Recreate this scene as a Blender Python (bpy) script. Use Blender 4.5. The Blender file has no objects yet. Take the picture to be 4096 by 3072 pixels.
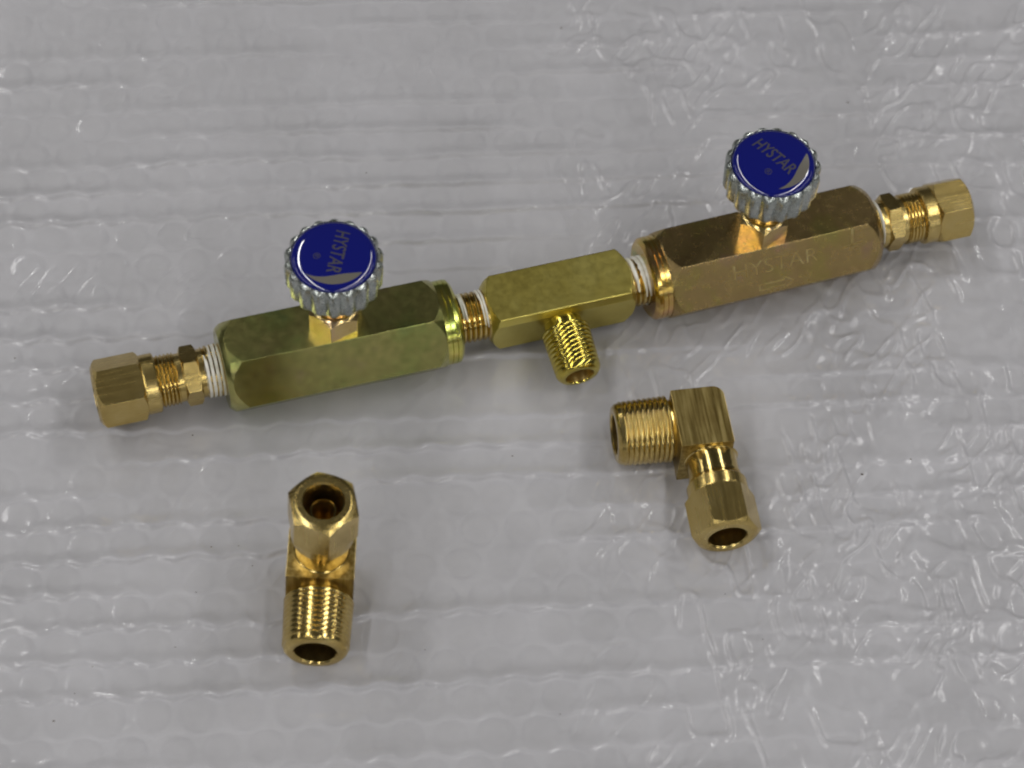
import bpy, math, random
import numpy as np
from mathutils import Matrix, Vector

MM = 0.001
sc = bpy.context.scene
COL = sc.collection
R = math.radians

# ---------------------------------------------------------------- camera
ELEV, ROLL, DIST = R(57.0), 0.07, 729.4 * MM
d = Vector((0, math.cos(ELEV), -math.sin(ELEV)))
r0 = Vector((1, 0, 0)); u0 = r0.cross(d)
rv = r0 * math.cos(ROLL) + u0 * math.sin(ROLL)
uv = -r0 * math.sin(ROLL) + u0 * math.cos(ROLL)
cd = bpy.data.cameras.new('camera'); cam = bpy.data.objects.new('camera', cd); COL.objects.link(cam)
m = Matrix((rv, uv, -d)).transposed().to_4x4(); m.translation = -d * DIST
cam.matrix_world = m
cd.sensor_width = 36.0; cd.lens = 36.0 * 2.6
cd.clip_start = 0.01; cd.clip_end = 50
cd.dof.use_dof = True; cd.dof.focus_distance = DIST - 0.012; cd.dof.aperture_fstop = 14.0
sc.camera = cam

# ---------------------------------------------------------------- room light: dim surroundings, rows of fluorescent tubes overhead, plus added fill lamps
w = bpy.data.worlds.new('World'); sc.world = w; w.use_nodes = True
bg = w.node_tree.nodes['Background']
bg.inputs['Color'].default_value = (1.0, 0.97, 0.9, 1); bg.inputs['Strength'].default_value = 0.045

def strip_lamp(x, y, z, power, length=2.4, width=0.10):
    l = bpy.data.lights.new('fluorescent_or_fill_lamp', 'AREA'); l.shape = 'RECTANGLE'
    l.size = width; l.size_y = length; l.energy = power; l.color = (1.0, 0.985, 0.965)
    o = bpy.data.objects.new('fluorescent_or_fill_lamp', l); COL.objects.link(o); o.location = (x, y, z)
    return o
LP = 17.0
for x in (-3.3, -0.98, 1.12, 3.4):
    for y in (-13.2, -7.2, -0.7):  # lamps far behind the viewer are added to brighten front-facing metal
        strip_lamp(x, y, 1.95, LP * 2.2, length=5.4)
for x in (5.7, 8.0, 10.3, 12.6):  # made-up extra rows off to the right, added to light the valves' front flats
    for y in (-13.2, -7.2):
        strip_lamp(x, y, 1.95, LP * 2.2, length=5.4)

vs = sc.view_settings
vs.view_transform = 'Standard'; vs.look = 'None'; vs.exposure = 0.0; vs.gamma = 1.0
sc.cycles.use_denoising = True
sc.cycles.filter_width = 2.1
sc.cycles.transparent_max_bounces = 10
sc.cycles.max_bounces = 8; sc.cycles.diffuse_bounces = 3; sc.cycles.glossy_bounces = 4; sc.cycles.transmission_bounces = 2
sc.cycles.sample_clamp_indirect = 6.0

# ---------------------------------------------------------------- materials
def new_mat(name):
    mt = bpy.data.materials.new(name); mt.use_nodes = True
    nt = mt.node_tree; return mt, nt, nt.nodes['Principled BSDF']
def N(nt, t, **kw):
    n = nt.nodes.new(t)
    for k, v in kw.items():
        if k in n.inputs: n.inputs[k].default_value = v
        else: setattr(n, k, v)
    return n
def ramp(nt, stops):
    n = nt.nodes.new('ShaderNodeValToRGB'); e = n.color_ramp.elements
    while len(e) < len(stops): e.new(0.5)
    for i, (p, c) in enumerate(stops):
        e[i].position = p; e[i].color = (*c, 1)
    return n
def coords(nt, scale=(1, 1, 1), rot=(0, 0, 0)):
    tc = nt.nodes.new('ShaderNodeTexCoord'); mp = nt.nodes.new('ShaderNodeMapping')
    mp.inputs['Scale'].default_value = scale; mp.inputs['Rotation'].default_value = rot
    nt.links.new(tc.outputs['Object'], mp.inputs['Vector']); return mp.outputs['Vector']

def metal(name, stops, rough=(0.2, 0.35), noise=120.0, streak=None, bump=0.02, bscale=2500.0, detail=4.0, streak_mix=0.35):
    """plated / turned metal: patchy colour, patchy roughness, fine machining relief"""
    mt, nt, b = new_mat(name); L = nt.links.new
    b.inputs['Metallic'].default_value = 1.0
    v = coords(nt)
    n1 = N(nt, 'ShaderNodeTexNoise', Scale=noise, Detail=detail, Roughness=0.68); L(v, n1.inputs['Vector'])
    src = n1.outputs['Fac']
    v2 = coords(nt, streak[0] if streak else (1, 1, 1), streak[1] if streak else (0, 0, 0))
    n2 = N(nt, 'ShaderNodeTexNoise', Scale=bscale if not streak else 1.0, Detail=5.0, Roughness=0.65); L(v2, n2.inputs['Vector'])
    if streak:
        mx = N(nt, 'ShaderNodeMix', data_type='FLOAT'); mx.inputs[0].default_value = streak_mix
        L(n1.outputs['Fac'], mx.inputs[2]); L(n2.outputs['Fac'], mx.inputs[3]); src = mx.outputs[0]
    rp = ramp(nt, stops); L(src, rp.inputs['Fac']); L(rp.outputs['Color'], b.inputs['Base Color'])
    mr = N(nt, 'ShaderNodeMapRange'); mr.inputs[1].default_value = 0.3; mr.inputs[2].default_value = 0.7
    mr.inputs[3].default_value = rough[0]; mr.inputs[4].default_value = rough[1]
    L(n2.outputs['Fac'], mr.inputs[0]); L(mr.outputs[0], b.inputs['Roughness'])
    bp = N(nt, 'ShaderNodeBump', Strength=bump, Distance=0.001); L(n2.outputs['Fac'], bp.inputs['Height']); L(bp.outputs[0], b.inputs['Normal'])
    return mt

BR = [(0.30, (0.45, 0.32, 0.10)), (0.5, (0.56, 0.42, 0.15)), (0.72, (0.64, 0.50, 0.21))]
BORE = [(0.3, (0.26, 0.18, 0.06)), (0.5, (0.38, 0.27, 0.095)), (0.7, (0.47, 0.35, 0.13))]  # darker than the outer brass: shade inside the bores is put into the colour
M_brass = metal('turned_brass', BR, (0.10, 0.20), 140, bump=0.03, bscale=1800)
M_bore = metal('drilled_brass_shaded', BORE, (0.25, 0.4), 300, bump=0.02)
M_brass_thread = metal('threaded_brass', BR, (0.14, 0.22), 200, bump=0.0)
M_brass_nut = metal('drawn_brass', BR, (0.22, 0.29), 90, streak=((60, 900, 900), (0, 0, 0)), bump=0.02, streak_mix=0.2)
M_brass_brushed = metal('saw_brushed_brass', [(0.36, (0.30, 0.21, 0.065)), (0.5, (0.48, 0.36, 0.125)), (0.62, (0.62, 0.49, 0.20))], (0.29, 0.38), 160,
                        streak=((900, 45, 900), (0, 0, R(-14))), bump=0.03, streak_mix=0.85)
M_tee = metal('satin_yellow_brass', [(0.3, (0.52, 0.43, 0.10)), (0.5, (0.58, 0.49, 0.12)), (0.7, (0.64, 0.56, 0.16))], (0.29, 0.35), 60, bump=0.0, bscale=500)
M_tee_thread = metal('cut_yellow_brass', [(0.3, (0.42, 0.33, 0.06)), (0.5, (0.54, 0.44, 0.09)), (0.7, (0.62, 0.53, 0.15))], (0.14, 0.22), 150, bump=0.0)
M_zinc_green = metal('green_yellow_chromate', [(0.30, (0.31, 0.38, 0.135)), (0.42, (0.38, 0.40, 0.13)), (0.50, (0.41, 0.395, 0.14)), (0.60, (0.43, 0.40, 0.145)), (0.72, (0.43, 0.36, 0.18))],
                     (0.20, 0.26), 75, bump=0.0, bscale=420, detail=6)
M_zinc_pink = metal('rose_yellow_chromate', [(0.30, (0.35, 0.30, 0.10)), (0.42, (0.39, 0.30, 0.105)), (0.50, (0.39, 0.275, 0.12)), (0.60, (0.41, 0.30, 0.12)), (0.72, (0.40, 0.26, 0.165))],
                    (0.23, 0.29), 75, bump=0.0, bscale=420, detail=6)
M_spigot_green = metal('polished_green_chromate', [(0.3, (0.20, 0.42, 0.24)), (0.42, (0.46, 0.52, 0.12)), (0.6, (0.66, 0.58, 0.16)), (0.75, (0.52, 0.36, 0.24))], (0.15, 0.23), 70, bump=0.01)
M_spigot_rose = metal('polished_rose_chromate', [(0.3, (0.36, 0.40, 0.12)), (0.45, (0.64, 0.46, 0.12)), (0.6, (0.62, 0.38, 0.18)), (0.75, (0.62, 0.34, 0.36))], (0.15, 0.23), 70, bump=0.01)
M_zinc_gold = metal('gold_chromate', [(0.3, (0.62, 0.45, 0.16)), (0.5, (0.74, 0.56, 0.24)), (0.7, (0.72, 0.50, 0.34))], (0.12, 0.24), 150, bump=0.04)
M_chrome = metal('zinc_plated_knob', [(0.3, (0.30, 0.33, 0.31)), (0.5, (0.41, 0.44, 0.42)), (0.7, (0.50, 0.52, 0.48))], (0.22, 0.34), 300, bump=0.03)

def glossy_plastic(name, col, rough=0.05, coat=0.0):
    mt, nt, b = new_mat(name); b.inputs['Base Color'].default_value = (*col, 1)
    n = N(nt, 'ShaderNodeTexNoise', Scale=90.0, Detail=3.0); nt.links.new(coords(nt), n.inputs['Vector'])
    mr = N(nt, 'ShaderNodeMapRange'); mr.inputs[3].default_value = rough * 0.7; mr.inputs[4].default_value = rough * 1.5
    nt.links.new(n.outputs['Fac'], mr.inputs[0]); nt.links.new(mr.outputs[0], b.inputs['Roughness'])
    b.inputs['Coat Weight'].default_value = coat; b.inputs['Coat Roughness'].default_value = 0.03
    return mt
M_blue = glossy_plastic('domed_blue_resin', (0.004, 0.007, 0.14), 0.05, 1.0)
M_print = glossy_plastic('silver_print', (0.06, 0.057, 0.075), 0.12)
M_crescent = glossy_plastic('silver_crescent_print', (0.135, 0.125, 0.105), 0.12)

mt, nt, b = new_mat('white_sealing_tape'); M_tape = mt
n = N(nt, 'ShaderNodeTexNoise', Scale=500.0, Detail=4.0); nt.links.new(coords(nt), n.inputs['Vector'])
rp = ramp(nt, [(0.3, (0.55, 0.54, 0.47)), (0.6, (0.74, 0.73, 0.68))]); nt.links.new(n.outputs['Fac'], rp.inputs['Fac'])
nt.links.new(rp.outputs['Color'], b.inputs['Base Color']); b.inputs['Roughness'].default_value = 0.4
b.inputs['Subsurface Weight'].default_value = 0.0

# clear-ish polyethylene film: partly see-through, milky, glossy
def poly_film(name, milky, rough, tint=(0.82, 0.82, 0.82), bump=0.0, gloss_ior=1.45, spread=0.12):
    mt = bpy.data.materials.new(name); mt.use_nodes = True; nt = mt.node_tree; nt.nodes.clear(); L = nt.links.new
    out = nt.nodes.new('ShaderNodeOutputMaterial')
    tr = N(nt, 'ShaderNodeBsdfTransparent'); tr.inputs['Color'].default_value = (0.97, 0.97, 0.97, 1)
    df = N(nt, 'ShaderNodeBsdfDiffuse'); df.inputs['Color'].default_value = (*tint, 1)
    tl = N(nt, 'ShaderNodeBsdfTranslucent'); tl.inputs['Color'].default_value = (*tint, 1)
    m0 = N(nt, 'ShaderNodeMixShader'); m0.inputs[0].default_value = 0.35; L(df.outputs[0], m0.inputs[1]); L(tl.outputs[0], m0.inputs[2])
    m1 = N(nt, 'ShaderNodeMixShader')
    v = coords(nt)
    n = N(nt, 'ShaderNodeTexNoise', Scale=26.0, Detail=5.0, Roughness=0.6); L(v, n.inputs['Vector'])
    mr = N(nt, 'ShaderNodeMapRange'); mr.inputs[1].default_value = 0.3; mr.inputs[2].default_value = 0.7
    mr.inputs[3].default_value = milky - spread; mr.inputs[4].default_value = milky + spread
    L(n.outputs['Fac'], mr.inputs[0]); L(mr.outputs[0], m1.inputs[0]); L(tr.outputs[0], m1.inputs[1]); L(m0.outputs[0], m1.inputs[2])
    gl = N(nt, 'ShaderNodeBsdfGlossy'); gl.inputs['Roughness'].default_value = rough
    gl2 = N(nt, 'ShaderNodeBsdfGlossy'); gl2.inputs['Roughness'].default_value = 0.36
    mg = N(nt, 'ShaderNodeMixShader'); mg.inputs[0].default_value = 0.42; L(gl.outputs[0], mg.inputs[1]); L(gl2.outputs[0], mg.inputs[2])
    fr = N(nt, 'ShaderNodeFresnel', IOR=gloss_ior)
    m2 = N(nt, 'ShaderNodeMixShader'); L(fr.outputs[0], m2.inputs[0]); L(m1.outputs[0], m2.inputs[1]); L(mg.outputs[0], m2.inputs[2])
    if bump:
        n2 = N(nt, 'ShaderNodeTexNoise', Scale=420.0, Detail=3.0); L(v, n2.inputs['Vector'])
        bp = N(nt, 'ShaderNodeBump', Strength=bump, Distance=0.001); L(n2.outputs['Fac'], bp.inputs['Height'])
        L(bp.outputs[0], gl.inputs['Normal']); L(bp.outputs[0], fr.inputs['Normal'])
    L(m2.outputs[0], out.inputs['Surface'])
    return mt
M_film = poly_film('milky_polyethylene_film', 0.67, 0.12, (0.80, 0.793, 0.832), bump=0.06, gloss_ior=1.52, spread=0.08)
M_bubble = poly_film('clear_polyethylene_bubble', 0.34, 0.2, (0.42, 0.41, 0.38), spread=0.06)

mt, nt, b = new_mat('off_white_laminate'); M_table = mt
n = N(nt, 'ShaderNodeTexNoise', Scale=14.0, Detail=6.0); nt.links.new(coords(nt), n.inputs['Vector'])
rp = ramp(nt, [(0.3, (0.60, 0.60, 0.585)), (0.7, (0.68, 0.68, 0.67))]); nt.links.new(n.outputs['Fac'], rp.inputs['Fac'])
nt.links.new(rp.outputs['Color'], b.inputs['Base Color']); b.inputs['Roughness'].default_value = 0.5
mt, nt, b = new_mat('dark_grit'); M_grit = mt
n = N(nt, 'ShaderNodeTexNoise', Scale=900.0); nt.links.new(coords(nt), n.inputs['Vector'])
rp = ramp(nt, [(0.3, (0.05, 0.045, 0.04)), (0.7, (0.16, 0.12, 0.09))]); nt.links.new(n.outputs['Fac'], rp.inputs['Fac'])
nt.links.new(rp.outputs['Color'], b.inputs['Base Color']); b.inputs['Roughness'].default_value = 0.8

# ---------------------------------------------------------------- mesh helpers (all sizes in millimetres)
WORLD = {}
def link(name, mesh, mat, Mw, parent=None):
    o = bpy.data.objects.new(name, mesh); COL.objects.link(o)
    if mat and not mesh.materials:
        mesh.materials.append(mat)
        if 'bore_faces' in mesh:
            mesh.materials.append(M_bore); n0_ = mesh['bore_faces']; mi = np.zeros(len(mesh.polygons), dtype=np.int32); mi[n0_:] = 1
            mesh.polygons.foreach_set('material_index', mi)
    Mw = Mw.copy(); WORLD[o.name] = Mw
    if parent is not None:
        o.parent = parent; o.matrix_basis = WORLD[parent.name].inverted() @ Mw
    else: o.matrix_basis = Mw
    return o
def thing(name, label, cat, loc, group=None):
    o = bpy.data.objects.new(name, None); COL.objects.link(o); o.empty_display_size = 0.01
    Mw = Matrix.Translation(Vector(loc) * MM); o.matrix_basis = Mw; WORLD[o.name] = Mw
    o['label'] = label; o['category'] = cat
    if group: o['group'] = group
    return o
def mesh_np(name, V, F, sharp=32.0):
    me = bpy.data.meshes.new(name)
    V = np.asarray(V, dtype=np.float64) * MM
    me.from_pydata(V.tolist(), [], F)
    me.polygons.foreach_set('use_smooth', [True] * len(me.polygons))
    me.update()
    me.set_sharp_from_angle(angle=R(sharp))
    return me
def weighted(o):
    md = o.modifiers.new('weighted_normals', 'WEIGHTED_NORMAL'); md.keep_sharp = True; md.weight = 80
    return o

def poly_r(th, n, af, rho, phase):
    """outline radius of a regular polygon bar (across flats af) with corners rounded by rho"""
    a = af / 2; h = math.pi / n
    ph = (th - phase + h) % (2 * h) - h
    if abs(math.tan(ph)) * a <= (a - rho) * math.tan(h): return a / math.cos(ph)
    c = (a - rho) / math.cos(h); dl = abs(ph) - h
    return c * math.cos(dl) + math.sqrt(max(rho * rho - (c * math.sin(dl)) ** 2, 0))
def poly_thetas(n, af, rho, phase, per=10):
    a = af / 2; h = math.pi / n
    pc = math.atan((a - rho) * math.tan(h) / a)
    base = list(np.linspace(-pc, pc, per)) + list(np.linspace(pc, 2 * h - pc, 5)[1:-1])
    return [phase + k * 2 * h + t for k in range(n) for t in base]

def turned(name, prof, n=None, af=None, rho=0.4, phase=0.0, seg=64, step=0.35, thread=None, fine=(), sharp=32.0, rfun=None, sec=None, bore=None):
    """revolve prof [(x, r), ...] about +x; with n/af the bar is a polygon cut down by prof.
    thread=(x0, x1, pitch, depth): helical V thread on that stretch."""
    th = poly_thetas(n, af, rho, phase) if n else [2 * math.pi * k / seg for k in range(seg)]
    if sec: th = [a for a, _ in sec]; n = 4
    pr = ([q for _, q in sec] if sec else [poly_r(t, n, af, rho, phase) for t in th]) if n else None
    P = []; nb = None; tp = thread[2] if thread else 1.0
    for ip, ((x0, ra), (x1, rb)) in enumerate(zip(prof, prof[1:])):
        if bore is not None and ip == len(prof) - bore: nb = len(P)
        L = math.hypot(x1 - x0, rb - ra); k = 1
        if thread and min(x0, x1) >= thread[0] - 1e-6 and max(x0, x1) <= thread[1] + 1e-6 and x1 > x0: k = 8 * max(1, round((x1 - x0) / thread[2])); tp = (x1 - x0) / (k / 8)
        elif n and abs(ra - rb) > 1e-6 and max(ra, rb) > af / 2 * 0.98:
            # the cone meets the flats on a curve: one ring follows it exactly
            P.append((x0, ra))
            fr_ = [min(0.985, max(0.015, (q - ra) / (rb - ra))) for q in pr]
            P.append(([x0 + (x1 - x0) * f for f in fr_], [ra + (rb - ra) * f for f in fr_]))
            continue
        for i in range(k):
            t = i / k; P.append((x0 + (x1 - x0) * t, ra + (rb - ra) * t))
    P.append(prof[-1])
    V = []; F = []; m_ = len(th)
    for xx, rq in P:
        for k, t in enumerate(th):
            x, rr = (xx[k], rq[k]) if isinstance(xx, list) else (xx, rq)
            q = min(rr, pr[k]) if n else rr
            if thread and thread[0] - 1e-6 <= x <= thread[1] + 1e-6 and rr > 1:
                f = ((x - thread[0]) / tp + 1e-6) % 1.0
                fade = min(1, (x - thread[0]) / 0.5, (thread[1] - x) / 0.5) if not fine else 1
                tri = abs(2 * f - 1)
                q -= thread[3] * (1 - min(1, max(0, tri / 0.6))) * max(fade, 0)
            if rfun: q = rfun(q, t, x)
            V.append((x, q * math.cos(t), q * math.sin(t)))
    for i in range(len(P) - 1):
        for k in range(m_):
            k2 = (k + 1) % m_
            F.append((i * m_ + k, i * m_ + k2, (i + 1) * m_ + k2, (i + 1) * m_ + k))
    if P[0][1] > 0.02: F.append(tuple(range(m_ - 1, -1, -1)))
    if P[-1][1] > 0.02: F.append(tuple((len(P) - 1) * m_ + k for k in range(m_)))
    # outward orientation for profiles running with +x outside
    F = [f[::-1] for f in F]
    me = mesh_np(name, V, F, sharp)
    if nb is not None:
        me['bore_faces'] = nb * m_
    return me

def rounded_section(pts, rad, seg=5):
    """(theta, r) samples of a closed convex section whose corners are rounded"""
    out = []; n_ = len(pts); P = [Vector(p) for p in pts]
    for i in range(n_):
        p, a, b = P[i], P[i - 1], P[(i + 1) % n_]
        ua = (a - p).normalized(); ub = (b - p).normalized(); half = ua.angle(ub) / 2
        t = rad / math.tan(half); c = p + (ua + ub).normalized() * (rad / math.sin(half))
        s0, s1 = p + ua * t - c, p + ub * t - c
        for k in range(seg):
            f = k / (seg - 1); v = (s0 * (1 - f) + s1 * f).normalized() * rad; out.append(c + v)
        q0, q1 = p + ub * t, None
        nb = P[(i + 2) % n_]; ua2 = (p - b).normalized(); ub2 = (nb - b).normalized(); t2 = rad / math.tan(ua2.angle(ub2) / 2)
        q1 = b + ua2 * t2
        for k in range(1, 9): out.append(q0.lerp(q1, k / 9))
    return [(math.atan2(v.y, v.x), v.length) for v in out]

def axis_frame(p0, yaw, roll=0.0, pitch=0.0):
    return Matrix.Translation(Vector(p0) * MM) @ Matrix.Rotation(yaw, 4, 'Z') @ Matrix.Rotation(-pitch, 4, 'Y') @ Matrix.Rotation(roll, 4, 'X')

def ribbon(name, parts, rad, thick=0.34):
    """tape: list of (x0, width, theta0, theta1, drift) helical bands round +x, radius rad(x)"""
    V = []; F = []
    rnd = random.Random(int(parts[0][0] * 100) + 17)
    for (x0, wd, t0, t1, dr) in parts:
        nst = max(6, int((t1 - t0) / 0.12)); b0 = len(V); cs = 7
        jit = 0.0
        for i in range(nst + 1):
            s = i / nst; t = t0 + (t1 - t0) * s
            jit = 0.8 * jit + rnd.uniform(-0.05, 0.05)
            ew = wd * (0.35 + 0.65 * min(1, 6 * s, 6 * (1 - s)))
            for j in range(cs):
                q = j / (cs - 1)
                x = x0 + dr * s + jit + (q - 0.5) * ew
                h = thick * math.sin(math.pi * q) ** 0.6 if 0 < q < 1 else -0.25
                rr = rad(x) + h
                V.append((x, rr * math.cos(t), rr * math.sin(t)))
        for i in range(nst):
            for j in range(cs - 1):
                a = b0 + i * cs + j; F.append((a, a + 1, a + cs + 1, a + cs))
    return mesh_np(name, V, F, 60)

# ---------------------------------------------------------------- the setting: table top, bubble wrap film, bubbles
def rect_mesh(name, x0, x1, y0, y1, z):
    return mesh_np(name, [(x0, y0, z), (x1, y0, z), (x1, y1, z), (x0, y1, z)], [(0, 1, 2, 3)])
tb = link('table_top', rect_mesh('table_top', -420, 420, -330, 420, -6.0), M_table, Matrix.Identity(4)); tb['kind'] = 'structure'

_rng = np.random.RandomState(7)
def vnoise(x, y, sx, sy, seed):
    rs = np.random.RandomState(seed); T = rs.rand(256, 256)
    gx = x / sx + 1000.37; gy = y / sy + 1000.71
    ix = np.floor(gx).astype(int); iy = np.floor(gy).astype(int); fx = gx - ix; fy = gy - iy
    fx = fx * fx * fx * (fx * (6 * fx - 15) + 10); fy = fy * fy * fy * (fy * (6 * fy - 15) + 10)
    g = lambda a, b_: T[a & 255, b_ & 255]
    return (g(ix, iy) * (1 - fx) + g(ix + 1, iy) * fx) * (1 - fy) + (g(ix, iy + 1) * (1 - fx) + g(ix + 1, iy + 1) * fx) * fy
def sstep(a, b_, x):
    t = np.clip((x - a) / (b_ - a), 0, 1); return t * t * (3 - 2 * t)

ROWA = R(7.5); PITCH, ROWP, BR_R = 11.5, 9.96, 5.0
ca, sa = math.cos(ROWA), math.sin(ROWA)
def film_height(x, y):
    u = x * ca + y * sa; v = -x * sa + y * ca
    v = v + 1.6 * (vnoise(x, y, 60, 60, 3) - 0.5)
    row = np.floor(v / ROWP).astype(int)
    uo = u + (row & 1) * PITCH / 2
    cu = (np.floor(uo / PITCH) + 0.5) * PITCH; cv = (row + 0.5) * ROWP
    dist = np.hypot(uo - cu, v - cv)
    rs = np.random.RandomState(11); T = rs.rand(512, 512)
    bi = T[(row + 200) & 511, (np.floor(uo / PITCH).astype(int) + 200) & 511]
    right = sstep(-10, 60, x + 0.15 * y)
    lowleft = sstep(40, -70, x + 0.6 * y)
    puff = (0.03 + 0.09 * bi ** 3) * (0.35 + 1.0 * lowleft)
    h = puff * (1 - sstep(2.8, 5.6, dist)) - 0.03 * np.exp(-((dist - 5.0) / 0.45) ** 2) * (0.05 + lowleft) * bi ** 2
    # film ridges lying along the rows of bubbles, scalloped where bubbles push out
    for k in (0, 1):
        rr = row + k
        scal = 0.55 * np.cos(2 * np.pi * (u + (rr & 1) * PITCH / 2) / PITCH) * (0.2 + 0.8 * lowleft)
        dv = v - rr * ROWP - scal + 0.8 * (vnoise(u, rr * 37.0 + 0 * u, 22, 10, 21) - 0.5)
        amp = np.clip(1.7 * vnoise(u, rr * 53.0 + 0 * u, 55, 10, 31) - 0.36, 0, 1.2)
        prof = np.where(dv > 0, np.exp(-(dv / 2.8) ** 2), np.exp(-(dv / 0.6) ** 2))
        h = h + (1.15 - 0.35 * right) * amp * prof * (1 + 0.55 * (vnoise(u, rr * 17.0 + 0 * u, 5.5, 10, 33) - 0.5))
    # small pinches that catch the light along the ridges
        h = h + 0.16 * amp * prof * np.clip(2.2 * vnoise(u, v, 2.2, 1.6, 61) - 1.25, 0, 1)
    # slack creases, mostly on the right
    wx = x + 0.30 * y + 5.0 * (vnoise(x, y, 16, 16, 41) - 0.5)
    n1 = vnoise(wx, y, 5.4, 10, 42); c1 = np.clip(1 - np.abs(2 * n1 - 1) * 2.0, 0, 1); c1 = c1 * c1 * (3 - 2 * c1)
    wx2 = x - 0.5 * y + 4.0 * (vnoise(x, y, 11, 11, 43) - 0.5)
    n2 = vnoise(wx2, y, 4.0, 8.5, 44); c2 = np.clip(1 - np.abs(2 * n2 - 1) * 2.4, 0, 1); c2 = c2 * c2 * (3 - 2 * c2)
    msk = vnoise(x, y, 24, 24, 45)
    h = h + right * (0.55 * c1 * sstep(0.3, 0.6, msk) + 0.40 * c2 * sstep(0.4, 0.7, vnoise(x, y, 19, 19, 46)))
    h = h + (0.10 + 0.10 * right) * c2 * sstep(0.62, 0.8, vnoise(x, y, 17, 17, 47))
    # fine slackness everywhere and slow undulation
    h = h + 0.05 * (vnoise(x, y, 2.6, 1.7, 51) - 0.5) + (0.05 + 0.34 * right) * (vnoise(x, y, 5.0, 4.0, 52) - 0.5) + 0.14 * right * (vnoise(x + 0.4 * y, y, 2.6, 3.6, 56) - 0.5) + 0.3 * (vnoise(x, y, 30, 22, 53) - 0.5)
    return h + 0.05
def film_mesh():
    dx = 0.42
    xs = np.arange(-215, 215.01, dx); ys = np.arange(-185, 230.01, dx)
    X, Y = np.meshgrid(xs, ys); Z = film_height(X, Y)
    nx, ny = len(xs), len(ys)
    V = np.stack([X, Y, Z], -1).reshape(-1, 3).astype(np.float32) * MM
    idx = np.arange(nx * ny, dtype=np.int32).reshape(ny, nx)
    Q = np.stack([idx[:-1, :-1], idx[:-1, 1:], idx[1:, 1:], idx[1:, :-1]], -1).reshape(-1)
    me = bpy.data.meshes.new('bubble_wrap'); nf = len(Q) // 4
    me.vertices.add(nx * ny); me.vertices.foreach_set('co', V.ravel())
    me.loops.add(len(Q)); me.loops.foreach_set('vertex_index', Q)
    me.polygons.add(nf); me.polygons.foreach_set('loop_start', np.arange(0, len(Q), 4, dtype=np.int32))
    me.polygons.foreach_set('loop_total', np.full(nf, 4, dtype=np.int32))
    me.polygons.foreach_set('use_smooth', np.ones(nf, dtype=bool))
    me.update(calc_edges=True); me.validate()
    return me
wrap = link('bubble_wrap', film_mesh(), M_film, Matrix.Identity(4)); wrap['kind'] = 'structure'

def bubble_prof(seg=18):
    rings = [(5.15, 0.0), (5.05, -1.4), (4.7, -2.9), (3.9, -3.9), (2.2, -4.5)]
    V = [(r_ * math.cos(2 * math.pi * k / seg), r_ * math.sin(2 * math.pi * k / seg), z) for r_, z in rings for k in range(seg)] + [(0, 0, -4.6)]
    F = [(i * seg + k, (i + 1) * seg + k, (i + 1) * seg + (k + 1) % seg, i * seg + (k + 1) % seg) for i in range(len(rings) - 1) for k in range(seg)]
    e = (len(rings) - 1) * seg; F += [(e + k, len(V) - 1, e + (k + 1) % seg) for k in range(seg)]
    return V, F
bV, bF = bubble_prof(); bub_me = mesh_np('bubble', bV, bF, 80)
spots = []
for row in range(-20, 26):
    for c in range(-22, 23):
        u = (c + 0.5) * PITCH - (row & 1) * PITCH / 2; v = (row + 0.5) * ROWP
        x = u * ca - v * sa; y = u * sa + v * ca
        spots.append((x, y))
def in_view(x, y):
    v = Vector((x, y, 0)) * MM - cam.matrix_world.translation; z = v.dot(d)
    px = 2.6 * v.dot(rv) / z; py = 2.6 * v.dot(uv) / z
    return abs(px) < 0.53 and abs(py) < 0.41, z
seen = sorted((in_view(x, y)[1], x, y) for x, y in spots if in_view(x, y)[0])
near = seen[:300]; rest = seen[300:]
rb_ = random.Random(3)
for z, x, y in near:
    sx_ = rb_.uniform(0.86, 1.04); sy_ = rb_.uniform(0.86, 1.04); sz_ = rb_.uniform(0.35, 1.0)
    link('bubble', bub_me, M_bubble, Matrix.Translation(Vector((x + rb_.uniform(-.6, .6), y + rb_.uniform(-.6, .6), -1.25)) * MM) @ Matrix.Rotation(rb_.uniform(-0.06, 0.06), 4, 'X') @ Matrix.Diagonal((sx_, sy_, sz_, 1)), wrap)
far_out = [(x, y) for x, y in spots if not in_view(x, y)[0] and -205 < x < 205 and -175 < y < 220]
V = []; F = []
for x, y in [(x, y) for _, x, y in rest] + far_out:
    sx_ = rb_.uniform(0.86, 1.04); sy_ = rb_.uniform(0.86, 1.04); sz_ = rb_.uniform(0.35, 1.0)
    o_ = len(V); V += [(a * sx_ + x, b_ * sy_ + y, c * sz_ - 1.25) for a, b_, c in bV]; F += [tuple(i + o_ for i in f) for f in bF]
bf = link('bubble_field', mesh_np('bubble_field', V, F, 80), M_bubble, Matrix.Identity(4), wrap); bf['kind'] = 'stuff'

# ---------------------------------------------------------------- the valve manifold
YAW = R(19.446); AX = Vector((math.cos(YAW), math.sin(YAW), 0)); NRM = Vector((-AX.y, AX.x, 0)); AO = Vector((0, 17.41, 12.0))
BEND = [(-120, 1.0), (-82.4, 0.6), (-17.7, 0.1), (-9.2, -0.1), (31.7, -0.1), (36.2, 0.0), (103.0, 1.5), (140, 1.3)]
def axp(t):
    o_ = np.interp(t, [a for a, _ in BEND], [b_ for _, b_ in BEND]); return AO + AX * t + NRM * float(o_)
def seg_frame(t0, t1, roll=0.0, flip=False):
    a, b_ = axp(t0), axp(t1); yaw = math.atan2(b_.y - a.y, b_.x - a.x)
    if flip: return axis_frame(b_, yaw + math.pi, roll), (b_ - a).length
    return axis_frame(a, yaw, roll), (b_ - a).length

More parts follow.
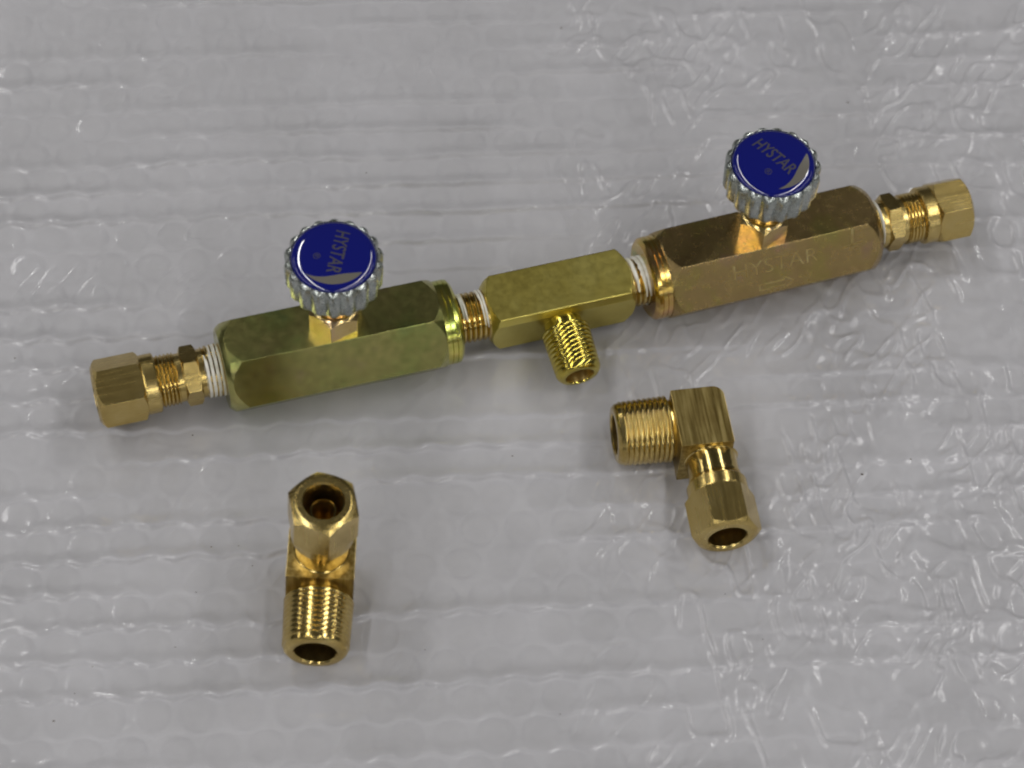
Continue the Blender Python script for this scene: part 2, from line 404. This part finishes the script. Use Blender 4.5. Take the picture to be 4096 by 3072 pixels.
man = thing('valve_manifold', 'long brass manifold of two blue-knobbed valves joined by a tee, lying on bubble wrap', 'manifold', axp(11) - Vector((0, 0, 12)))

def clip_prof(pts): return pts
# local polygon phase: local y,z ; world up is local z; angle t measured y->z, so up = 90 deg
UP = math.pi / 2
AFV = 24.0; CV = AFV / math.sqrt(3)
def valve_body(mat, spig, t0, t1, flip):
    """hex bar, plain chamfer at x=0, turned and grooved spigot at the far end"""
    M, L = seg_frame(t0, t1, 0, flip)
    s = L - 5.0
    prof = [(3.0, 6.6), (0.0, 6.9), (0.0, 10.9), (0.5, 11.4), (1.3, 12.0), (4.7, CV + 0.05), (s - 3.0, CV + 0.05), (s + 0.2, 11.9), (s + 0.25, 9.0)]
    sp = [(s, 9.0), (s + 0.1, 11.65), (s + 1.5, 11.65), (s + 1.62, 11.45), (s + 1.74, 11.65), (s + 2.9, 11.65), (s + 3.02, 11.45), (s + 3.14, 11.65), (s + 4.1, 11.55), (L - 0.4, 11.0), (L, 10.4), (L, 7.2), (L - 3, 6.9)]
    o = link('valve_body', turned('valve_body', prof, 6, AFV, 0.25, UP, sharp=14), mat, M, man); weighted(o)
    link('spigot', turned('spigot', sp, seg=80), spig, M, o)
    return o, M, L

def bonnet(M, x, ph, mat):
    """hex packing nut standing on the top flat, with a round stem above"""
    B = M @ Matrix.Translation(Vector((x, 0, 11.9)) * MM) @ Matrix.Rotation(-math.pi / 2, 4, 'Y')   # local x -> up
    c = 12.9 / math.sqrt(3)
    prof = [(0, c + .1), (6.2, c + 0.1), (7.6, 6.35), (8.0, 5.9), (8.05, 5.0), (9.5, 4.9), (11.4, 4.9), (11.5, 0.01)]
    o = link('packing_nut', turned('packing_nut', prof, 6, 12.9, 0.2, ph, sharp=14), mat, B, man); weighted(o)
    st = link('stem', turned('stem', [(11.0, 3.6), (17.5, 3.6), (17.6, 0.01)], seg=32), mat, B, o)
    return B

KN_V = None
def knob_mesh():
    nf = 18; seg = nf * 10
    prof = [(0, 0.01), (0.0, 9.8), (0.4, 11.6), (0.9, 12.3), (2.0, 12.75), (9.2, 13.0), (10.2, 12.75), (10.8, 12.1), (11.0, 11.55), (10.9, 11.3), (10.2, 11.25), (10.2, 0.01)]
    def rf(q, t, x):
        if q > 11.5:
            f = 1.0 - math.sqrt(math.cos(nf * t / 2) ** 2 + 0.015); return q - 1.2 * f * min(1, (q - 11.4) / 0.8)
        return q
    return turned('knob', prof, seg=seg, rfun=rf, sharp=40)
knob_me = knob_mesh()
def cap_mesh():
    pr = [(0.0, 11.2), (0.35, 11.2), (0.95, 10.95), (1.45, 10.35), (1.7, 9.5), (1.87, 8.4), (2.1, 6.5), (2.3, 4.0), (2.41, 2.0), (2.44, 0.01)]
    return turned('badge', pr, seg=96, sharp=50)
cap_me = cap_mesh()
def cap_z(r_): return float(np.interp(r_, [0, 2, 4, 6.5, 8.4, 9.5], [2.44, 2.41, 2.3, 2.1, 1.87, 1.7]))
def text_mesh(body, size, name, bold=0.0, extrude=0.02, shear=0.0, sx=1.0):
    cu = bpy.data.curves.new(name, 'FONT'); cu.body = body; cu.size = size; cu.align_x = 'CENTER'; cu.align_y = 'CENTER'
    cu.extrude = extrude; cu.offset = bold; cu.shear = shear; cu.resolution_u = 4
    o = bpy.data.objects.new('tmp', cu); COL.objects.link(o)
    dg = bpy.context.evaluated_depsgraph_get(); me = bpy.data.meshes.new_from_object(o.evaluated_get(dg))
    bpy.data.objects.remove(o); me.name = name
    for v in me.vertices: v.co = Vector((v.co.x * sx, v.co.y, v.co.z))
    return me
def crescent_mesh():
    V = []; F = []; n_ = 40
    for i in range(n_ + 1):
        s = i / n_; a = R(-40 + 104 * s)
        wd = 2.7 * (math.sin(math.pi * s ** 1.35)) ** 0.75 if 0 < s < 1 else 0
        ro = 9.35
        for rr in (ro, ro - wd):
            V.append((rr * math.cos(a), rr * math.sin(a), cap_z(rr) + 0.05))
    for i in range(n_): F.append((2 * i, 2 * i + 2, 2 * i + 3, 2 * i + 1))
    return mesh_np('crescent_mark', V, F, 80)
cres_me = crescent_mesh()
def drape(me, dx, dy):
    """lay flat print on the domed badge"""
    for v in me.vertices:
        x, y = v.co.x / MM + dx, v.co.y / MM + dy
        v.co = Vector((x, y, cap_z(math.hypot(x, y)) + 0.03 + (0.015 if v.co.z > 0 else 0))) * MM
    return me
letters_me = text_mesh('HYSTAR', 5.2 * MM, 'lettering', bold=0.09 * MM, extrude=0.01 * MM, shear=0.12, sx=0.72)
reg_me = text_mesh('\u00ae', 2.6 * MM, 'registered_mark', extrude=0.01 * MM)
drape(letters_me, -1.0, 0.9); drape(reg_me, 1.6, -4.2)
def knob(M, x, spin, textdir):
    """textdir: heading of the lettering in the ground plane (world)"""
    K = M @ Matrix.Translation(Vector((x, 0, 29.9)) * MM)
    base = K @ Matrix.Rotation(-math.pi / 2, 4, 'Y') @ Matrix.Rotation(spin, 4, 'X')
    o = link('knob', knob_me, M_chrome, base, man)
    top = K @ Matrix.Translation((0, 0, 10.2 * MM))
    cp = link('badge', cap_me, M_blue, top @ Matrix.Rotation(-math.pi / 2, 4, 'Y'), o); cp['label'] = 'domed deep blue badge with silver print'
    yaw = math.atan2(K.to_3x3().col[0].y, K.to_3x3().col[0].x)
    T = top @ Matrix.Rotation(textdir - yaw, 4, 'Z')
    link('lettering', letters_me, M_print, T, o)
    link('registered_mark', reg_me, M_print, T, o)
    link('crescent_mark', cres_me, M_crescent, T, o)

lb, ML, LL = valve_body(M_zinc_green, M_spigot_green, -82.4, -17.7, False)
lb['label'] = 'olive green plated hexagonal valve body'
bonnet(ML, 31.5, R(8), M_zinc_gold)
knob(ML, 31.5, 0.1, R(-106 + 10))
rb, MR, LR = valve_body(M_zinc_pink, M_spigot_rose, 36.2, 103.0, True)
rb['label'] = 'rose brown plated hexagonal valve body with stamped marks'
bonnet(MR, LR - 33.3, R(188 + 4), M_zinc_gold)
knob(MR, LR - 33.3, 0.25, R(-43))

# stamped lettering and flow arrow on the front upper flat of the right valve
M_stamp = metal('bruised_chromate', [(0.42, (0.39, 0.28, 0.11)), (0.52, (0.43, 0.33, 0.14)), (0.62, (0.55, 0.47, 0.23))], (0.28, 0.4), 180)
a_, b_ = axp(36.2), axp(103.0); yawR = math.atan2(b_.y - a_.y, b_.x - a_.x)
FR = axis_frame(a_, yawR) @ Matrix.Rotation(R(60), 4, 'X') @ Matrix.Translation((0, 0, 12.0 * MM))   # x along bar, y up the flat, z out of it
stamp_me = text_mesh('HYSTAR', 6.2 * MM, 'stamped_lettering', bold=-0.13 * MM, extrude=0.012 * MM, sx=1.12)
link('stamped_lettering', stamp_me, M_stamp, FR @ Matrix.Translation(Vector((34.5, 1.4, 0.005)) * MM), rb)
def outline(name, pts, wd):
    V = []; F = []
    for (x0, y0), (x1, y1) in zip(pts, pts[1:]):
        L = math.hypot(x1 - x0, y1 - y0); nx, ny = -(y1 - y0) / L * wd / 2, (x1 - x0) / L * wd / 2; b0 = len(V)
        for z in (-0.02, 0.018): V += [(x0 - nx, y0 - ny, z), (x1 - nx, y1 - ny, z), (x1 + nx, y1 + ny, z), (x0 + nx, y0 + ny, z)]
        F += [tuple(b0 + i for i in f) for f in ((4, 5, 6, 7), (0, 1, 5, 4), (1, 2, 6, 5), (2, 3, 7, 6), (3, 0, 4, 7))]
    return mesh_np(name, V, F)
link('stamped_arrow', outline('stamped_arrow', [(29.5, -5.4), (36.8, -5.4), (36.8, -6.3), (39.6, -4.6), (36.8, -2.9), (36.8, -3.8), (29.5, -3.8), (29.5, -5.4)], 0.28), M_stamp, FR, rb)
link('scratch', outline('scratch', [(57.6, 6.6), (57.2, 2.2), (56.4, 0.2)], 0.45), M_stamp, FR, rb)
link('scratch', outline('scratch', [(54.0, 1.4), (58.5, 1.9), (60.5, 2.2)], 0.35), M_stamp, FR, rb)

# tee
MT, LT = seg_frame(-9.2, 31.7, R(7))
A = 15.4
tp = [(2.0, 6.2), (0, 6.4), (0, 7.3), (0.6, 8.3), (1.2, 9.2), (1.9, 10.1), (3.0, 11.0), (LT - 3.0, 11.0), (LT - 1.9, 10.1), (LT - 1.2, 9.2), (LT - 0.6, 8.3), (LT, 7.3), (LT, 6.4), (LT - 2, 6.2)]
tee = link('tee_body', turned('tee_body', tp, af=A, sec=rounded_section([(7.5, -7.6), (7.5, 7.7), (-6.8, 7.7), (-7.7, 5.3), (-7.7, -7.6)], 0.35), sharp=25), M_tee, MT, man); weighted(tee)
tee['label'] = 'satin yellow brass tee with one threaded branch'
# branch: pointing to local -y
BT = MT @ Matrix.Translation(Vector((LT / 2 - 0.5, 0, 0)) * MM) @ Matrix.Rotation(-math.pi / 2, 4, 'Z')
bp_ = [(5.0, 5.3), (9.6, 5.3), (10.0, 6.2), (10.4, 6.75), (22.6, 6.35), (23.4, 6.0), (24.1, 5.35), (24.3, 4.9), (24.3, 4.0), (24.0, 3.85), (-5.0, 3.8), (-5.0, 0.01)]
link('branch_thread', turned('branch_thread', bp_, seg=56, thread=(10.4, 22.6, 1.41, 0.30), bore=3), M_tee_thread, BT, tee)

# nipples between tee and valves, with remains of white sealing tape
def nipple(t0, t1, bands, name='pipe_nipple'):
    M, L = seg_frame(t0, t1)
    pr = [(-1.5, 6.9), (L + 1.5, 6.9)]
    o = link(name, turned(name, pr, seg=56, thread=(-1.5, L + 1.5, 1.41, 0.75), fine=(1,)), M_brass_thread, M, man)
    for bnd in bands:
        link('sealing_tape', ribbon('sealing_tape', [bnd], lambda x: 6.72), M_tape, M, o)
nipple(-17.7, -9.2, [(0.7, 0.9, -2.4, 2.2, 0.9), (2.0, 0.6, 0.6, 2.3, 0.4), (3.6, 0.35, -1.8, 0.5, 0.3), (4.6, 0.4, -2.0, 0.3, 0.3), (6.4, 0.7, -2.0, 2.6, 0.8), (7.6, 0.7, 0.5, 2.7, 0.3), (7.7, 0.6, -2.2, -0.7, 0.2)])
nipple(31.7, 36.2, [(0.9, 1.35, -2.4, 2.6, 0.3), (2.95, 1.5, -2.6, 2.9, 0.3), (4.2, 1.4, -2.6, 2.9, 0.3)])

# end fittings: adapter (pipe thread, hex collar, thread) and compression nut
NUT_AF = 16.3; NC = NUT_AF / math.sqrt(3)
def nut_mesh(phase, collar=3.8, L=16.4):
    prof = [(1.2, 5.6), (0.15, 6.4), (0.0, 7.0), (0.15, 7.85), (0.5, 8.1), (collar - 0.3, 8.1), (collar, 8.0), (collar + 1.0, NC + 0.05), (L - 1.7, NC + 0.05), (L - 0.55, 8.1), (L - 0.08, 7.2), (L, 6.9), (L, 5.35), (L - 0.5, 5.05), (L - 14, 5.0), (L - 14, 0.01)]
    return turned('compression_nut', prof, 6, NUT_AF, 0.14, phase, sharp=14, bore=3)
def end_fitting(tv, sgn, hexphase, nutphase, lens, tape_bands):
    """from the valve face at tv outwards (sgn -1 left, +1 right); lens = cumulative lengths"""
    sh0, h0, h1, g1, th1, n0, nL = lens
    tend = tv + sgn * n0 + sgn * nL
    a, b2 = axp(tv), axp(tend); yaw = math.atan2(b2.y - a.y, b2.x - a.x)
    M = axis_frame(a, yaw)
    hc = 14.2 / math.sqrt(3)
    prof = [(-1.5, 6.5), (sh0 - 0.2, 6.3), (sh0 - 0.1, 6.6), (h0, 6.6), (h0 + 0.05, 7.1), (h0 + 0.7, hc + .05), (h1 - 0.7, hc + .05), (h1 - 0.05, 7.0), (h1, 6.6), (g1, 6.6), (g1 + 0.3, 6.5), (th1 + 1.5, 6.5), (th1 + 1.6, 0.01)]
    # pipe-thread end and body as one turned part, hex collar as polygon cut
    o = link('adapter', turned('adapter', prof, 6, 14.2, 0.15, hexphase, sharp=14), M_brass_nut, M, man); weighted(o)
    t1 = link('pipe_thread', turned('pipe_thread', [(-1.5, 7.40), (sh0 - 0.1, 7.02)], seg=56, thread=(-1.5, sh0 - 0.1, 1.41, 0.7), fine=(1,)), M_brass_thread, M, o)
    t2 = link('tube_thread', turned('tube_thread', [(g1 + 0.2, 7.12), (th1 + 1.5, 7.12)], seg=56, thread=(g1 + 0.2, th1 + 1.5, 1.05, 0.5), fine=(1,)), M_brass_thread, M, o)
    for bnd in tape_bands: link('sealing_tape', ribbon('sealing_tape', [bnd], lambda x: 6.95 - 0.06 * x), M_tape, M, o)
    MN = M @ Matrix.Translation(Vector((n0, 0, 0)) * MM)
    nu = link('compression_nut', nut_mesh(nutphase, L=nL), M_brass_nut, MN, man); weighted(nu)
# phases: local y/z of the flipped frame; elevation e of a flat facing the camera -> angle
end_fitting(-82.4, -1, R(52), R(66), (5.0, 6.2, 10.8, 12.2, 17.2, 17.5, 17.0),
            [(0.7, 1.7, -3.1, 3.1, 0.3), (2.0, 1.75, -3.1, 3.1, 0.3), (3.3, 1.8, -3.1, 2.0, 0.3), (4.3, 1.3, -1.2, 1.7, 0.1)])
end_fitting(103.0, 1, R(180 - 50), R(180 - 52 + 30), (3.0, 4.4, 8.6, 10.0, 14.8, 15.0, 14.3),
            [(0.8, 1.2, -3.1, 3.1, 0.2), (2.2, 1.0, -3.1, 3.1, 0.2)])

# ---------------------------------------------------------------- the loose elbows
def elbow_block_mesh():
    """x along the thread leg, y along the nut leg, z across; rounded outer back corner"""
    x0, x1, y0, y1, hz = -5.6, 8.6, -6.7, 11.0, 8.7
    cr = 3.0
    pts = [(x1, y0), (x1, y1), (x0, y1)]
    pts += [(x0 + cr - cr * math.cos(a), y0 + cr - cr * math.sin(a)) for a in np.linspace(0, math.pi / 2, 8)]
    import bmesh
    bm = bmesh.new()
    lo = [bm.verts.new((x * MM, y * MM, -hz * MM)) for x, y in pts]; hi = [bm.verts.new((x * MM, y * MM, hz * MM)) for x, y in pts]
    n_ = len(pts); bm.faces.new(lo[::-1]); bm.faces.new(hi)
    for i in range(n_): bm.faces.new((lo[i], lo[(i + 1) % n_], hi[(i + 1) % n_], hi[i]))
    bmesh.ops.recalc_face_normals(bm, faces=bm.faces)
    bmesh.ops.bevel(bm, geom=[e for e in bm.edges if e.calc_face_angle(0) > R(30)], offset=0.28 * MM, segments=2, profile=0.6, affect='EDGES')
    me = bpy.data.meshes.new('elbow_block'); bm.to_mesh(me); bm.free()
    me.polygons.foreach_set('use_smooth', [True] * len(me.polygons)); me.set_sharp_from_angle(angle=R(40)); return me
blk_me = elbow_block_mesh()
eth_me = turned('pipe_thread', [(8.0, 7.7), (9.4, 8.0), (9.9, 9.05), (22.3, 8.65), (22.5, 8.35), (23.5, 8.15), (24.2, 7.4), (24.3, 7.0), (24.3, 5.7), (23.9, 5.35), (-3.0, 5.3), (-3.0, 0.01)], seg=64, thread=(9.9, 22.3, 1.41, 0.32), bore=3)
neck_me = turned('neck', [(10.8, 7.4), (11.2, 6.95), (11.9, 6.85), (13.0, 6.8), (16.6, 6.8), (16.8, 7.1), (17.6, 7.1), (17.8, 6.8), (19.5, 6.8)], seg=56)
ins_me = turned('tube_insert', [(20.0, 3.3), (30.2, 3.3), (30.4, 3.2), (30.4, 2.95), (30.2, 2.85), (2.0, 2.8), (2.0, 0.01)], seg=40, bore=3)
def elbow(label, M, phase, base):
    e = thing('brass_elbow', label, 'pipe elbow', base, 'loose brass elbows in front of the manifold')
    bk = link('elbow_block', blk_me, M_brass_brushed, M, e); weighted(bk)
    link('pipe_thread', eth_me, M_brass_thread, M, e)
    MN = M @ Matrix.Rotation(math.pi / 2, 4, 'Z')
    link('neck', neck_me, M_brass, MN, e)
    nu = link('compression_nut', nut_mesh(phase), M_brass_nut, MN @ Matrix.Translation((18.6 * MM, 0, 0)), e); weighted(nu)
    link('tube_insert', ins_me, M_brass, MN, nu)
# right elbow lies flat: thread leg heading -168.2 deg, nut leg heading -78.2 deg
Er = axis_frame((51.95, -14.41, 8.5), R(-168.2))
elbow('brass elbow lying flat with brushed block, threaded end pointing left', Er, UP, (51.95, -14.41, 0))
# left elbow stands: thread leg towards the viewer, nut leg straight up
hx = R(-88.0); tx = Vector((math.cos(hx), math.sin(hx), 0)); up = Vector((0, 0, 1)); zz = tx.cross(up)
El = Matrix.Rotation(R(2.2), 4, -tx)   # leans a little to the right
El = El @ Matrix((tx, up, zz)).transposed().to_4x4(); El.translation = Vector((-45.8, -65.7, 7.2)) * MM
elbow('brass elbow standing upright with its open nut facing up', El, R(43), (-45.8, -65.7, 0))

# ---------------------------------------------------------------- grit on the film
V = []; F = []
rnd = random.Random(5)
cm = cam.matrix_world.translation / MM
def ground(px, py):
    v = d * 2.6 + rv * ((px - 2048) / 4096) - uv * ((py - 1536) / 4096); t = -cm.z / v.z; return cm + v * t
for px, py, s in [(845, 2193, .35), (785, 2372, .3), (215, 2885, .5), (955, 2190, .3), (3640, 1845, .45), (3447, 1900, .6), (3390, 410, .6), (1465, 692, .4), (770, 1742, .45), (2050, 1825, .4), (2245, 118, .5), (370, 2668, .35),
                  (1010, 2265, .3), (700, 2590, .3), (2240, 2860, .3), (300, 2780, .3), (3050, 2560, .25), (60, 1435, .35), (1700, 2600, .25), (2900, 2380, .25)]:
    p = ground(px, py); z = float(film_height(np.array([p.x]), np.array([p.y]))[0]); o_ = len(V); a0 = rnd.uniform(0, 6)
    for k in range(6):
        a = a0 + k * math.pi / 3; q = s * rnd.uniform(0.35, 0.6); V.append((p.x + q * math.cos(a) * 1.5, p.y + q * math.sin(a), z + 0.02))
    V.append((p.x, p.y, z + 0.02 + s * 0.4)); F += [(o_ + k, o_ + (k + 1) % 6, o_ + 6) for k in range(6)]
gr = link('grit', mesh_np('grit', V, F, 20), M_grit, Matrix.Identity(4)); gr['kind'] = 'stuff'
gr['label'] = 'dark specks of grit scattered on the white bubble wrap'; gr['category'] = 'grit'
